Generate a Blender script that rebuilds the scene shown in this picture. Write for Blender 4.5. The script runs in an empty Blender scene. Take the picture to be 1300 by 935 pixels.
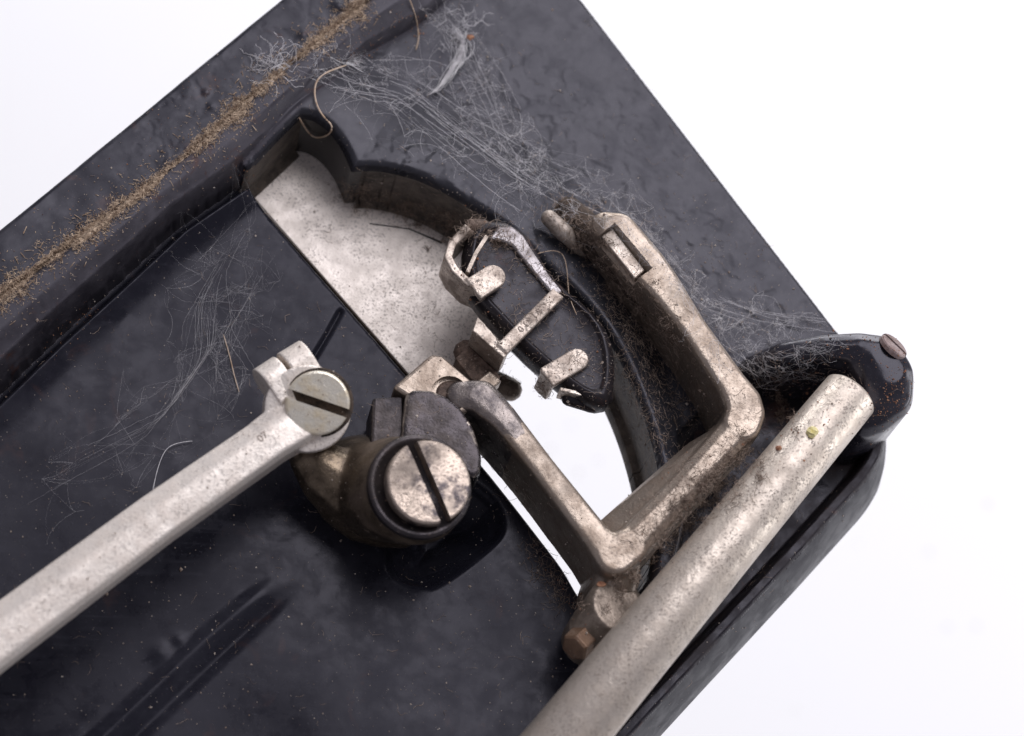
import bpy, bmesh, math, random
import numpy as np
from mathutils import Vector, Matrix

random.seed(7); RNG = np.random.default_rng(7)
SC = bpy.context.scene
COL = SC.collection
S = 1e-4                       # one photo pixel in the focus plane is 0.1 mm

# ------------------------------------------------------------------ camera
TILT = math.radians(22); AZ = np.array([-0.35, -0.94]); AZ = AZ / np.linalg.norm(AZ)
FOC = 100.0; SENS = 36.0
DIST = 1300.0 * FOC / SENS
CAM = np.array([AZ[0] * math.sin(TILT), AZ[1] * math.sin(TILT), math.cos(TILT)]) * DIST
FWD = -CAM / np.linalg.norm(CAM)
RGT = np.cross(FWD, [0, 1, 0]); RGT /= np.linalg.norm(RGT)
UPV = np.cross(RGT, FWD)
cam_d = bpy.data.cameras.new('camera'); cam = bpy.data.objects.new('camera', cam_d); COL.objects.link(cam)
cam_d.lens = FOC; cam_d.sensor_width = SENS; cam_d.sensor_fit = 'HORIZONTAL'
cam_d.clip_start = 0.01; cam_d.clip_end = 50
M3 = Matrix([[RGT[0], UPV[0], -FWD[0]], [RGT[1], UPV[1], -FWD[1]], [RGT[2], UPV[2], -FWD[2]]])
cam.matrix_world = Matrix.Translation(Vector(CAM * S)) @ M3.to_4x4()
cam_d.dof.use_dof = True; cam_d.dof.focus_distance = (DIST - 75) * S; cam_d.dof.aperture_fstop = 20
SC.camera = cam

# ------------------------------------------------------------------ world and lamps (light tent, softbox overhead)
w = bpy.data.worlds.new('World'); SC.world = w; w.use_nodes = True
w.node_tree.nodes['Background'].inputs[0].default_value = (0.89, 0.87, 1.0, 1)
w.node_tree.nodes['Background'].inputs[1].default_value = 0.27

def area(name, loc, target, sx, sy, power, color=(1, 1, 1)):
    l = bpy.data.lights.new(name, 'AREA'); l.shape = 'RECTANGLE'; l.size = sx; l.size_y = sy
    l.energy = power; l.color = color
    o = bpy.data.objects.new(name, l); COL.objects.link(o); o.location = loc
    o.rotation_euler = (Vector(target) - Vector(loc)).to_track_quat('-Z', 'Y').to_euler()
    return o
area('softbox_key', (0.22, 0.34, 0.62), (0.0, 0.0, 0.0), 0.62, 0.62, 4.7, (0.975, 0.955, 1.0))
area('table_lamp_far', (0.1, 0.75, 0.05), (0.05, 0.15, -0.22), 0.6, 0.25, 3.3, (0.99, 0.985, 1.0))
area('table_lamp_side', (0.75, 0.0, 0.05), (0.1, 0.0, -0.22), 0.6, 0.25, 2.6, (0.99, 0.985, 1.0))
SC.view_settings.view_transform = 'Standard'; SC.view_settings.look = 'None'
SC.view_settings.exposure = 0.0; SC.view_settings.gamma = 1.0
SC.cycles.max_bounces = 6

# ------------------------------------------------------------------ helpers
def ray(px, py):
    x = (px - 650.0) / 1300.0 * SENS / FOC; y = -(py - 467.5) / 1300.0 * SENS / FOC
    d = FWD + RGT * x + UPV * y
    return d / np.linalg.norm(d)
def P(px, py, z=0.0):
    """world point (in 0.1 mm) at height z that the photo shows at px, py"""
    d = ray(px, py); t = (z - CAM[2]) / d[2]
    return CAM + d * t
def PL(pts, z): return np.array([P(a, b, z) for a, b in pts])
VIEW = Vector(-FWD)

def link(name, me, mat, parent=None, smooth=True):
    o = bpy.data.objects.new(name, me); COL.objects.link(o)
    if mat is not None:
        me.materials.clear(); me.materials.append(mat)
    if parent is not None: o.parent = parent
    if smooth and len(me.polygons):
        me.polygons.foreach_set('use_smooth', np.ones(len(me.polygons), bool))
    return o
def tag(o, label, cat=None, group=None, kind=None):
    if label: o['label'] = label
    if cat: o['category'] = cat
    if group: o['group'] = group
    if kind: o['kind'] = kind
    return o
def bake(bm, mods):
    """bmesh in 0.1 mm units -> run modifiers -> mesh in metres"""
    me = bpy.data.meshes.new('tmp'); bm.to_mesh(me); bm.free()
    o = bpy.data.objects.new('tmp', me); COL.objects.link(o)
    for f in mods: f(o)
    dg = bpy.context.evaluated_depsgraph_get()
    out = bpy.data.meshes.new_from_object(o.evaluated_get(dg))
    bpy.data.objects.remove(o); bpy.data.meshes.remove(me)
    out.transform(Matrix.Scale(S, 4))
    return out
def m_remesh(v):
    def f(o):
        m = o.modifiers.new('r', 'REMESH'); m.mode = 'VOXEL'; m.voxel_size = v
    return f
def m_smooth(n, fac=0.5):
    def f(o):
        m = o.modifiers.new('s', 'SMOOTH'); m.factor = fac; m.iterations = n
    return f
def m_bevel(wd, seg=2):
    def f(o):
        m = o.modifiers.new('b', 'BEVEL'); m.width = wd; m.segments = seg; m.limit_method = 'ANGLE'; m.angle_limit = math.radians(35)
    return f
def m_cut(bmc):
    me = bpy.data.meshes.new('cut'); bmc.to_mesh(me); bmc.free()
    c = bpy.data.objects.new('cut', me); COL.objects.link(c); CUTS.append(c)
    def f(o):
        m = o.modifiers.new('c', 'BOOLEAN'); m.operation = 'DIFFERENCE'; m.object = c; m.solver = 'EXACT'
    return f
CUTS = []
def clear_cuts():
    for c in CUTS: bpy.data.objects.remove(c)
    CUTS.clear()
def hull(bm, pts):
    vs = [bm.verts.new(tuple(p)) for p in pts]
    r = bmesh.ops.convex_hull(bm, input=vs)
    dead = [e for e in r['geom_interior'] + r['geom_unused'] if isinstance(e, bmesh.types.BMVert)]
    if dead: bmesh.ops.delete(bm, geom=list(set(dead)), context='VERTS')
def ring(c, ax, r, n=20):
    ax = Vector(ax).normalized(); a = ax.orthogonal().normalized(); b = ax.cross(a)
    c = Vector(c)
    return [c + (a * math.cos(t) + b * math.sin(t)) * r for t in [2 * math.pi * i / n for i in range(n)]]
def sphere_pts(c, r, n=10, m=6):
    c = Vector(c); out = []
    for j in range(1, m):
        ph = math.pi * j / m
        for i in range(n):
            th = 2 * math.pi * i / n
            out.append(c + Vector((math.sin(ph) * math.cos(th), math.sin(ph) * math.sin(th), math.cos(ph))) * r)
    return out + [c + Vector((0, 0, r)), c - Vector((0, 0, r))]
def bar(bm, nodes, depth, cham=6):
    """upright bar: nodes (px, py, half width, top height)"""
    def pts(nd):
        px, py, r, zt = nd; c = P(px, py, zt)
        return (ring((c[0], c[1], zt), (0, 0, 1), r - cham) + ring((c[0], c[1], zt - cham * 0.45), (0, 0, 1), r - cham * 0.3)
                + ring((c[0], c[1], zt - cham * 1.4), (0, 0, 1), r) + ring((c[0], c[1], zt - depth), (0, 0, 1), r))
    for a, b in zip(nodes[:-1], nodes[1:]): hull(bm, pts(a) + pts(b))
def capsules(bm, nodes):
    """nodes (px, py, r, z)"""
    q = [(P(a, b, z), r) for a, b, r, z in nodes]
    for (a, ra), (b, rb) in zip(q[:-1], q[1:]): hull(bm, sphere_pts(a, ra) + sphere_pts(b, rb))
def cyl(bm, c, ax, r0, r1, h, n=48):
    """frustum from c (r0) along ax by h (r1)"""
    c = Vector(c); ax = Vector(ax).normalized()
    hull(bm, ring(c, ax, r0, n) + ring(c + ax * h, ax, r1, n))
def lathe(bm, c, ax, prof, n=56):
    """prof: list of (r, h) along axis"""
    rows = [[bm.verts.new(p) for p in ring(Vector(c) + Vector(ax).normalized() * h, ax, r, n)] for r, h in prof]
    for a, b in zip(rows[:-1], rows[1:]):
        for i in range(n): bm.faces.new((a[i], a[(i + 1) % n], b[(i + 1) % n], b[i]))
    bm.faces.new(rows[0][::-1]); bm.faces.new(rows[-1])
    bmesh.ops.recalc_face_normals(bm, faces=bm.faces)
def prism(bm, poly, z0, z1, zr=None):
    """poly: photo outline read at height z1, walls upright"""
    top = [P(a, b, z1 if zr is None else zr) for a, b in poly]
    lo = [bm.verts.new((p[0], p[1], z0)) for p in top]; hi = [bm.verts.new((p[0], p[1], z1)) for p in top]
    n = len(poly)
    for i in range(n): bm.faces.new((lo[i], lo[(i + 1) % n], hi[(i + 1) % n], hi[i]))
    bm.faces.new(lo[::-1]); bm.faces.new(hi)
    bmesh.ops.recalc_face_normals(bm, faces=bm.faces)
def box(bm, c, ax, ay, az, sx, sy, sz):
    c = Vector(c); X, Y, Z = (Vector(v).normalized() for v in (ax, ay, az))
    hull(bm, [c + X * (i * sx) + Y * (j * sy) + Z * (k * sz) for i in (-1, 1) for j in (-1, 1) for k in (-1, 1)])

# ------------------------------------------------------------------ materials
def nodes_of(name):
    m = bpy.data.materials.new(name); m.use_nodes = True
    nt = m.node_tree; b = nt.nodes['Principled BSDF']
    return m, nt, b
def N(nt, typ, **kw):
    n = nt.nodes.new(typ)
    for k, v in kw.items():
        if k.startswith('i_'):
            key = k[2:]; key = int(key) if key.isdigit() else key.replace('_', ' ')
            n.inputs[key].default_value = v
        else: setattr(n, k, v)
    return n
def noise(nt, co, scale, detail=4, rough=0.55, dist=0.0):
    n = N(nt, 'ShaderNodeTexNoise'); n.inputs['Scale'].default_value = scale
    n.inputs['Detail'].default_value = detail; n.inputs['Roughness'].default_value = rough
    n.inputs['Distortion'].default_value = dist
    nt.links.new(co, n.inputs['Vector']); return n.outputs['Fac']
def ramp(nt, fac, a, b, va=0.0, vb=1.0):
    n = N(nt, 'ShaderNodeMapRange'); n.interpolation_type = 'SMOOTHSTEP'
    for k, v in zip(('From Min', 'From Max', 'To Min', 'To Max'), (a, b, va, vb)): n.inputs[k].default_value = v
    nt.links.new(fac, n.inputs['Value']); return n.outputs['Result']
def math2(nt, op, a, b):
    n = N(nt, 'ShaderNodeMath', operation=op)
    for i, v in enumerate((a, b)):
        if isinstance(v, (int, float)): n.inputs[i].default_value = v
        else: nt.links.new(v, n.inputs[i])
    return n.outputs[0]
def mixc(nt, fac, a, b):
    n = N(nt, 'ShaderNodeMix', data_type='RGBA')
    for k, v in ((0, fac), (6, a), (7, b)):
        if isinstance(v, (int, float)): n.inputs[k].default_value = v
        elif isinstance(v, tuple): n.inputs[k].default_value = (*v, 1)
        else: nt.links.new(v, n.inputs[k])
    return n.outputs[2]
def bump(nt, b, h, strength, dist):
    n = N(nt, 'ShaderNodeBump'); n.inputs['Strength'].default_value = strength; n.inputs['Distance'].default_value = dist
    nt.links.new(h, n.inputs['Height']); nt.links.new(n.outputs[0], b.inputs['Normal'])
def co_of(nt): return N(nt, 'ShaderNodeTexCoord').outputs['Object']

def mat_black(name, base=(0.009, 0.009, 0.014), dust=0.35, rmin=0.16, rmax=0.5, rust=0.25, peel=0.25, dustcol=(0.16, 0.15, 0.175), spec=0.4, pock=0.0, streak=0.0):
    m, nt, b = nodes_of(name); co = co_of(nt); L = nt.links
    big = noise(nt, co, 70, 5, 0.6, 0.6); mid = noise(nt, co, 340, 6, 0.65, 0.4); fine = noise(nt, co, 2600, 3, 0.7)
    d = math2(nt, 'MULTIPLY', ramp(nt, big, 0.25, 0.8), ramp(nt, mid, 0.2, 0.85, 0.35, 1.0))
    d = math2(nt, 'MULTIPLY', d, dust)
    d = math2(nt, 'ADD', d, math2(nt, 'MULTIPLY', ramp(nt, fine, 0.63, 0.72), 0.30))
    if streak:
        for ang, sc_ in ((0.85, 700), (0.45, 500), (-0.9, 900)):
            mp = N(nt, 'ShaderNodeMapping'); mp.inputs['Rotation'].default_value = (0, 0, ang); mp.inputs['Scale'].default_value = (0.05, 1.0, 1)
            L.new(co, mp.inputs['Vector'])
            sv = math2(nt, 'MULTIPLY', ramp(nt, noise(nt, mp.outputs[0], sc_, 3, 0.6, 0.5), 0.55, 0.75), ramp(nt, noise(nt, co, 60 + sc_ / 20, 3), 0.45, 0.7))
            d = math2(nt, 'ADD', d, math2(nt, 'MULTIPLY', sv, streak))
    r1 = math2(nt, 'MULTIPLY', ramp(nt, noise(nt, co, 180, 6, 0.7, 0.8), 0.58, 0.72), rust)
    c = mixc(nt, d, base, dustcol)
    c = mixc(nt, r1, c, (0.075, 0.035, 0.026))
    L.new(c, b.inputs['Base Color'])
    rr = ramp(nt, math2(nt, 'ADD', math2(nt, 'MULTIPLY', mid, 0.6), math2(nt, 'MULTIPLY', big, 0.4)), 0.35, 0.65, rmin, rmax)
    L.new(math2(nt, 'ADD', rr, math2(nt, 'MULTIPLY', d, 0.4)), b.inputs['Roughness'])
    b.inputs['Specular IOR Level'].default_value = spec; b.inputs['Specular Tint'].default_value = (0.91, 0.89, 1.0, 1)
    hh = math2(nt, 'ADD', noise(nt, co, 200, 2, 0.4), math2(nt, 'MULTIPLY', fine, 0.05))
    if pock:
        pz = math2(nt, 'MULTIPLY', ramp(nt, noise(nt, co, 560, 1, 0.4, 0.0), 0.46, 0.74), ramp(nt, noise(nt, co, 45, 2), 0.38, 0.62))
        hh = math2(nt, 'SUBTRACT', hh, math2(nt, 'MULTIPLY', pz, pock))
    bump(nt, b, hh, peel, 0.0006)
    return m
def mat_metal(name, base=(0.62, 0.545, 0.48), dark=(0.40, 0.33, 0.275), rough=0.36, pits=0.6, grime=0.4, metallic=0.62, stretch=None, speck=0.5, wear=0.0, msc=420, sharp=0.0):
    m, nt, b = nodes_of(name); co = co_of(nt); L = nt.links
    big = noise(nt, co, 90, 5, 0.6, 0.5); mid = noise(nt, co, msc, 6, 0.65); fine = noise(nt, co, 3200, 2, 0.6)
    c = mixc(nt, ramp(nt, mid, 0.35 + sharp, 0.7 - sharp), base, dark)
    g = math2(nt, 'MULTIPLY', ramp(nt, big, 0.47, 0.7), grime)
    c = mixc(nt, g, c, (0.085, 0.060, 0.045))
    p = math2(nt, 'MULTIPLY', math2(nt, 'MULTIPLY', ramp(nt, fine, 0.53, 0.62), ramp(nt, noise(nt, co, 260, 4, 0.6), 0.35, 0.6)), pits)
    c = mixc(nt, p, c, (0.07, 0.045, 0.035))
    s2 = math2(nt, 'MULTIPLY', ramp(nt, noise(nt, co, 900, 4, 0.7), 0.66, 0.72), speck)
    c = mixc(nt, s2, c, (0.05, 0.028, 0.02))
    if wear:
        gm = N(nt, 'ShaderNodeNewGeometry')
        wv = math2(nt, 'MULTIPLY', ramp(nt, math2(nt, 'ADD', gm.outputs['Pointiness'], math2(nt, 'MULTIPLY', math2(nt, 'SUBTRACT', mid, 0.5), 0.12)), 0.515, 0.56), wear)
        c = mixc(nt, wv, c, (0.55, 0.47, 0.40))
    L.new(c, b.inputs['Base Color'])
    mm = math2(nt, 'SUBTRACT', metallic, math2(nt, 'MAXIMUM', g, p)); L.new(mm, b.inputs['Metallic'])
    rr = ramp(nt, mid, 0.3, 0.7, rough - 0.06, rough + 0.14)
    L.new(math2(nt, 'ADD', rr, math2(nt, 'MULTIPLY', g, 0.35)), b.inputs['Roughness'])
    h = math2(nt, 'ADD', math2(nt, 'MULTIPLY', fine, 0.35), mid)
    if stretch is not None:
        mp = N(nt, 'ShaderNodeMapping'); mp.inputs['Rotation'].default_value = (0, 0, stretch); mp.inputs['Scale'].default_value = (1.0, 0.05, 1)
        L.new(co, mp.inputs['Vector']); h = math2(nt, 'ADD', h, math2(nt, 'MULTIPLY', noise(nt, mp.outputs[0], 1500, 2), 0.4))
    bump(nt, b, h, 0.45, 0.00025)
    return m
def mat_plain(name, c0, c1, scale=900, rough=0.85, metallic=0.0, bmp=0.5):
    m, nt, b = nodes_of(name); co = co_of(nt)
    n = noise(nt, co, scale, 6, 0.7)
    nt.links.new(mixc(nt, ramp(nt, n, 0.35, 0.68), c0, c1), b.inputs['Base Color'])
    b.inputs['Roughness'].default_value = rough; b.inputs['Metallic'].default_value = metallic
    if bmp: bump(nt, b, n, bmp, 0.0006)
    return m

M = {}
M['deck'] = mat_black('japan_deck', base=(0.009, 0.009, 0.014), dust=0.17, rmin=0.16, rmax=0.4, rust=0.25, peel=0.12, spec=0.21, streak=0.22, dustcol=(0.095, 0.095, 0.12))
M['flange'] = mat_black('japan_flange', dust=0.28, rmin=0.25, rmax=0.5, rust=0.6, peel=0.3, pock=0.35, dustcol=(0.10, 0.098, 0.12))
M['ridge'] = mat_black('japan_ridge', base=(0.02, 0.018, 0.024), dust=0.9, rmin=0.28, rmax=0.5, streak=0.3, rust=0.9, peel=0.25, dustcol=(0.12, 0.112, 0.13))
M['plate'] = mat_black('japan_end_plate', base=(0.015, 0.015, 0.018), dust=0.36, rmin=0.22, rmax=0.42, rust=0.04, peel=0.16, pock=2.2, dustcol=(0.095, 0.095, 0.12))
M['gloss'] = mat_black('japan_gloss', dust=0.2, rmin=0.08, rmax=0.28, rust=0.85, peel=0.25)
M['cover'] = mat_black('japan_race_cover', base=(0.012, 0.013, 0.018), dust=0.22, rmin=0.12, rmax=0.3, rust=0.08, peel=0.10, dustcol=(0.095, 0.095, 0.12))
M['well'] = mat_black('japan_well', dust=0.35, rmin=0.15, rmax=0.5, rust=0.85, peel=0.35, spec=0.3, dustcol=(0.10, 0.078, 0.066))
M['cast'] = mat_plain('grimy_casting', (0.045, 0.036, 0.030), (0.13, 0.105, 0.085), 420, 0.6)
M['outer'] = mat_black('japan_outer_wall', peel=0.05, dust=0.08, spec=0.2, rmin=0.3, rmax=0.5, rust=0.3)
M['nickel'] = mat_metal('worn_nickel')
M['rod'] = mat_metal('pale_nickel_rod', base=(0.84, 0.77, 0.70), dark=(0.76, 0.68, 0.61), rough=0.42, pits=0.35, grime=0.14, metallic=0.5, speck=0.3)
M['clip'] = mat_metal('dirty_clip', base=(0.56, 0.485, 0.42), dark=(0.30, 0.24, 0.20), rough=0.36, grime=0.55, pits=0.7)
M['lever'] = mat_metal('grimy_nickel', base=(0.39, 0.325, 0.27), dark=(0.28, 0.22, 0.175), rough=0.34, grime=0.4, pits=0.32, speck=0.35, metallic=0.8)
M['hub'] = mat_metal('brown_film_metal', base=(0.27, 0.22, 0.18), dark=(0.12, 0.095, 0.075), rough=0.38, grime=0.7)
M['sheet'] = mat_metal('dull_steel_sheet', base=(0.88, 0.80, 0.735), dark=(0.83, 0.755, 0.69), rough=0.5, pits=0.42, grime=0.04, metallic=0.45, speck=0.5)
M['screwy'] = mat_metal('yellowed_screw', base=(0.84, 0.79, 0.68), dark=(0.66, 0.56, 0.40), rough=0.3, pits=0.15, grime=0.15, speck=0.2)
M['screwb'] = mat_metal('blotched_screw', base=(0.52, 0.43, 0.36), dark=(0.10, 0.085, 0.09), rough=0.3, pits=0.4, grime=0.7, metallic=0.8, speck=0.7, msc=210, sharp=0.12)
M['boss'] = mat_metal('oily_bronze', base=(0.20, 0.155, 0.11), dark=(0.07, 0.052, 0.036), metallic=0.85, rough=0.3, pits=0.3, grime=0.85)
M['blued'] = mat_metal('blued_steel', base=(0.055, 0.048, 0.052), dark=(0.035, 0.03, 0.03), rough=0.25, pits=0.05, grime=0.5, metallic=0.85, wear=0.9)
M['bluedp'] = mat_metal('blued_plain', base=(0.055, 0.048, 0.052), dark=(0.03, 0.027, 0.03), rough=0.33, pits=0.15, grime=0.3, metallic=0.8)
M['heel'] = mat_metal('worn_blued_steel', base=(0.30, 0.26, 0.24), dark=(0.085, 0.075, 0.08), rough=0.33, pits=0.3, grime=0.5, metallic=0.8, wear=0.9)
M['shuttle'] = mat_black('oily_steel', base=(0.014, 0.012, 0.014), dust=0.25, rmin=0.12, rmax=0.5, rust=0.8, peel=0.5, spec=0.32, dustcol=(0.075, 0.058, 0.055))
M['grime'] = mat_plain('brown_grime', (0.022, 0.015, 0.011), (0.085, 0.058, 0.042), 800, 0.9)
M['rusty'] = mat_plain('rusty_iron', (0.05, 0.03, 0.022), (0.19, 0.13, 0.10), 900, 0.7)
M['brass'] = mat_metal('brown_nut', base=(0.24, 0.145, 0.09), dark=(0.12, 0.07, 0.045), rough=0.35, grime=0.3)
M['stamp'] = mat_plain('stamp_dirt', (0.20, 0.15, 0.12), (0.42, 0.35, 0.31), 2500, 0.7, bmp=0)
M['void'] = mat_plain('blackened_iron', (0.006, 0.006, 0.007), (0.012, 0.011, 0.011), 500, 0.35, bmp=0.1)
M['sawdust'] = mat_plain('sawdust_chip', (0.14, 0.085, 0.055), (0.56, 0.43, 0.31), 1400, 0.9, bmp=0)
M['web'] = mat_plain('cobweb_silk', (0.62, 0.60, 0.62), (0.86, 0.84, 0.85), 800, 0.6, bmp=0)
M['lint'] = mat_plain('brown_lint', (0.13, 0.09, 0.068), (0.44, 0.345, 0.28), 900, 0.9, bmp=0)
M['speck'] = mat_plain('pale_speck', (0.22, 0.15, 0.11), (0.60, 0.54, 0.48), 700, 0.9, bmp=0)
M['straw'] = mat_plain('dried_fibre', (0.42, 0.29, 0.19), (0.62, 0.50, 0.40), 900, 0.8, bmp=0)
M['orange'] = mat_plain('rust_flake', (0.20, 0.075, 0.04), (0.50, 0.27, 0.16), 1500, 0.8)
M['yellow'] = mat_plain('yellow_crumb', (0.60, 0.50, 0.16), (0.80, 0.72, 0.40), 1500, 0.6)
m_t, nt_t, b_t = nodes_of('white_table')
nt_t.links.new(mixc(nt_t, noise(nt_t, co_of(nt_t), 8, 3), (0.90, 0.90, 0.91), (0.93, 0.93, 0.935)), b_t.inputs['Base Color'])
b_t.inputs['Roughness'].default_value = 0.6
M['table'] = m_t

# ------------------------------------------------------------------ the white table
ZT = -2400.0
bm = bmesh.new(); bmesh.ops.create_grid(bm, x_segments=2, y_segments=2, size=60000)
for v in bm.verts: v.co.z = ZT
me = bake(bm, []); tb = link('table_top', me, M['table']); tag(tb, None, kind='structure')

# ------------------------------------------------------------------ sewing machine: the bed casting
root = bpy.data.objects.new('sewing_machine', None); COL.objects.link(root)
root.location = (-0.03, -0.03, ZT * S); root.empty_display_size = 0.02
tag(root, 'underside of old black and nickel sewing machine, dusty and draped in cobwebs', 'sewing machine')
def part(name, me, mat, parent=None, label=None, smooth=True):
    o = link(name, me, mat, None, smooth)
    p = parent or root
    o.parent = p
    off = Vector(root.location) if p is root else Vector((0, 0, 0))
    if p is root: o.matrix_parent_inverse = Matrix.Translation(-off)
    if label: o['label'] = label
    return o

def seg_dist(X, Y, A, closed):
    A = np.asarray(A)[:, :2]; n = len(A); d = np.full(X.shape, 1e9)
    for i in range(n if closed else n - 1):
        a, b = A[i], A[(i + 1) % n]; e = b - a; L2 = e @ e
        t = np.clip(((X - a[0]) * e[0] + (Y - a[1]) * e[1]) / L2, 0, 1)
        d = np.minimum(d, np.hypot(X - a[0] - t * e[0], Y - a[1] - t * e[1]))
    return d
def inside(X, Y, A):
    A = np.asarray(A)[:, :2]; n = len(A); c = np.zeros(X.shape, bool)
    for i in range(n):
        a, b = A[i], A[(i + 1) % n]
        cond = (a[1] > Y) != (b[1] > Y)
        xi = (b[0] - a[0]) * (Y - a[1]) / (b[1] - a[1] + 1e-12) + a[0]
        c ^= cond & (X < xi)
    return c
def sdf(X, Y, A):        # positive inside
    d = seg_dist(X, Y, A, True); return np.where(inside(X, Y, A), d, -d)
def side(X, Y, A):       # signed distance to an open polyline, positive on its right (image lower right)
    A = np.asarray(A)[:, :2]; best = np.full(X.shape, 1e9); sg = np.zeros(X.shape)
    for i in range(len(A) - 1):
        a, b = A[i], A[i + 1]; e = b - a; L = np.hypot(*e)
        t0, t1 = (-50 if i == 0 else 0), (50 if i == len(A) - 2 else 1)
        t = np.clip(((X - a[0]) * e[0] + (Y - a[1]) * e[1]) / L**2, t0, t1)
        d = np.hypot(X - a[0] - t * e[0], Y - a[1] - t * e[1])
        s = -((X - a[0]) * -e[1] + (Y - a[1]) * e[0]) / L
        m = d < best; best = np.where(m, d, best); sg = np.where(m, np.sign(s), sg)
    return best * sg
def ss(x, a, b):
    t = np.clip((x - a) / (b - a), 0, 1); return t * t * (3 - 2 * t)
def smooth_poly(pts, n=6):
    """Catmull-Rom through open pixel points"""
    p = np.array([pts[0]] + list(pts) + [pts[-1]], float); out = []
    for i in range(1, len(p) - 2):
        for k in range(n):
            t = k / n
            out.append(0.5 * ((2 * p[i]) + (p[i + 1] - p[i - 1]) * t + (2 * p[i - 1] - 5 * p[i] + 4 * p[i + 1] - p[i + 2]) * t**2
                              + (3 * p[i] - p[i - 1] - 3 * p[i + 1] + p[i + 2]) * t**3))
    out.append(p[-2]); return np.array(out)

race_px = [(383, 146), (400, 150), (420, 165), (437, 190), (447, 214), (480, 213), (522, 222), (560, 238), (600, 262), (645, 293), (690, 336),
           (738, 382), (775, 430), (805, 490), (825, 545), (838, 600), (840, 650), (828, 710)]
race = PL(np.vstack([smooth_poly(race_px[:5], 5)[:-1], smooth_poly(race_px[4:], 6)]), 55)
opening = np.vstack([race, PL([(812, 752), (792, 775), (765, 782), (752, 776)], -5),
                     PL(smooth_poly([(752, 776), (735, 757), (714, 722), (690, 690), (655, 645), (622, 603)], 4), 0), PL([(515, 476), (303, 230)], 0), PL([(318, 206)], 55)])
corner = [(1127, 530), (1128, 556), (1124, 585), (1112, 608), (1100, 624)]
silh = np.vstack([PL([(-420, 633), (355, 0), (585, -188)], 45), PL([(740, 0), (1060, 415)], 22), PL([(1108, 480)], 5), PL([(x - 4, y - 8) for x, y in smooth_poly(corner, 4)], 0),
                  PL([(1020, 700), (885, 845), (790, 948), (690, 1056)], 0), PL([(-420, 1056)], 0)])
# (the outer wall below leans out to the photo's lower edge)
lineL = PL([(-60, 420), (21, 362), (97, 305), (242, 194), (329, 114), (443, 21), (560, -76)], 45)
lineR = PL([(-60, 536), (7, 472), (62, 418), (131, 355), (221, 272), (300, 218), (464, 68), (545, 22), (610, -40)], 34)
deck_edge = PL([(303, 230), (515, 476), (622, 603), (755, 775), (860, 905)], 0)
well = PL([(925, 500), (1000, 470), (1085, 452), (1110, 500), (1150, 560), (950, 850), (860, 960), (700, 1060), (690, 960), (772, 800), (840, 700), (852, 620), (860, 560)], 0)
pocket = PL(list(smooth_poly([(488, 690), (492, 722), (508, 740), (535, 747), (560, 742), (612, 706), (640, 672), (622, 630), (560, 600), (500, 640), (488, 690)], 5)[:-1]), 0)
rib_l = PL([(90, 975), (262, 812), (325, 758), (372, 722)], 0); groove_l = PL([(118, 985), (290, 822), (345, 772), (384, 733)], 0)
groove2 = PL([(50, 970), (225, 818), (290, 768), (345, 722)], 0)
crack = PL([(432, 396), (416, 425), (397, 456)], 0)

ST = 2.3
xs = np.arange(-1120, 620, ST); ys = np.arange(-700, 780, ST)
X, Y = np.meshgrid(xs, ys)
def vnoise(X, Y, sc, seed):
    r = np.random.default_rng(seed).random((128, 128)); u = X / sc + 1000; v = Y / sc + 1000
    i = np.floor(u).astype(int); j = np.floor(v).astype(int); fu = u - i; fv = v - j
    fu = fu * fu * (3 - 2 * fu); fv = fv * fv * (3 - 2 * fv)
    g = lambda a, b: r[a % 128, b % 128]
    return (g(i, j) * (1 - fu) + g(i + 1, j) * fu) * (1 - fv) + (g(i, j + 1) * (1 - fu) + g(i + 1, j + 1) * fu) * fv - 0.5
# snap grid points on to the outlines so that the edges come out clean
for outl in (silh, opening):
    f = lambda x, y: sdf(x, y, outl)
    s0 = f(X, Y); near = np.abs(s0) < ST * 0.62
    xn, yn, sn = X[near], Y[near], s0[near]
    gx = (f(xn + 0.1, yn) - sn) / 0.1; gy = (f(xn, yn + 0.1) - sn) / 0.1
    X[near] = xn - sn * gx; Y[near] = yn - sn * gy
D_s = sdf(X, Y, silh); D_o = -sdf(X, Y, opening)
keep_v = (D_s > -1e-3 - 0.02) & (D_o > -0.02)
dL = side(X, Y, lineL); dR = side(X, Y, lineR); dE = -side(X, Y, deck_edge)
dE = -dE if side(np.array([0.0]), np.array([0.0]), deck_edge)[0] < 0 and False else dE
# which sign is the right-hand region?
q = P(900, 250, 0); sgnE = np.sign(side(np.array([q[0]]), np.array([q[1]]), deck_edge)[0]); dE = side(X, Y, deck_edge) * sgnE
q = P(100, 600, 0); sgnR = np.sign(side(np.array([q[0]]), np.array([q[1]]), lineR)[0]); dR *= sgnR; dL *= sgnR
d_race = seg_dist(X, Y, race, False)
Zd = np.zeros_like(X)
pk = sdf(X, Y, pocket); Zd += -np.clip(pk + 4, 0, 60) * 1.05 * ss(pk, -8, 10)
taper = ss(seg_dist(X, Y, PL([(384, 728), (372, 715)], 0), False), 0, 110)
Zd += taper * 0.6 * (12 * np.exp(-(seg_dist(X, Y, rib_l, False) / 10)**2) - 10 * np.exp(-(seg_dist(X, Y, groove_l, False) / 9)**2) - 4 * np.exp(-(seg_dist(X, Y, groove2, False) / 30)**2))
Zd -= 7 * np.exp(-(seg_dist(X, Y, crack, False) / 3.0)**2)
Zd += 7 * vnoise(X, Y, 210, 1) + 1.0 * vnoise(X, Y, 60, 2)
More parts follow.
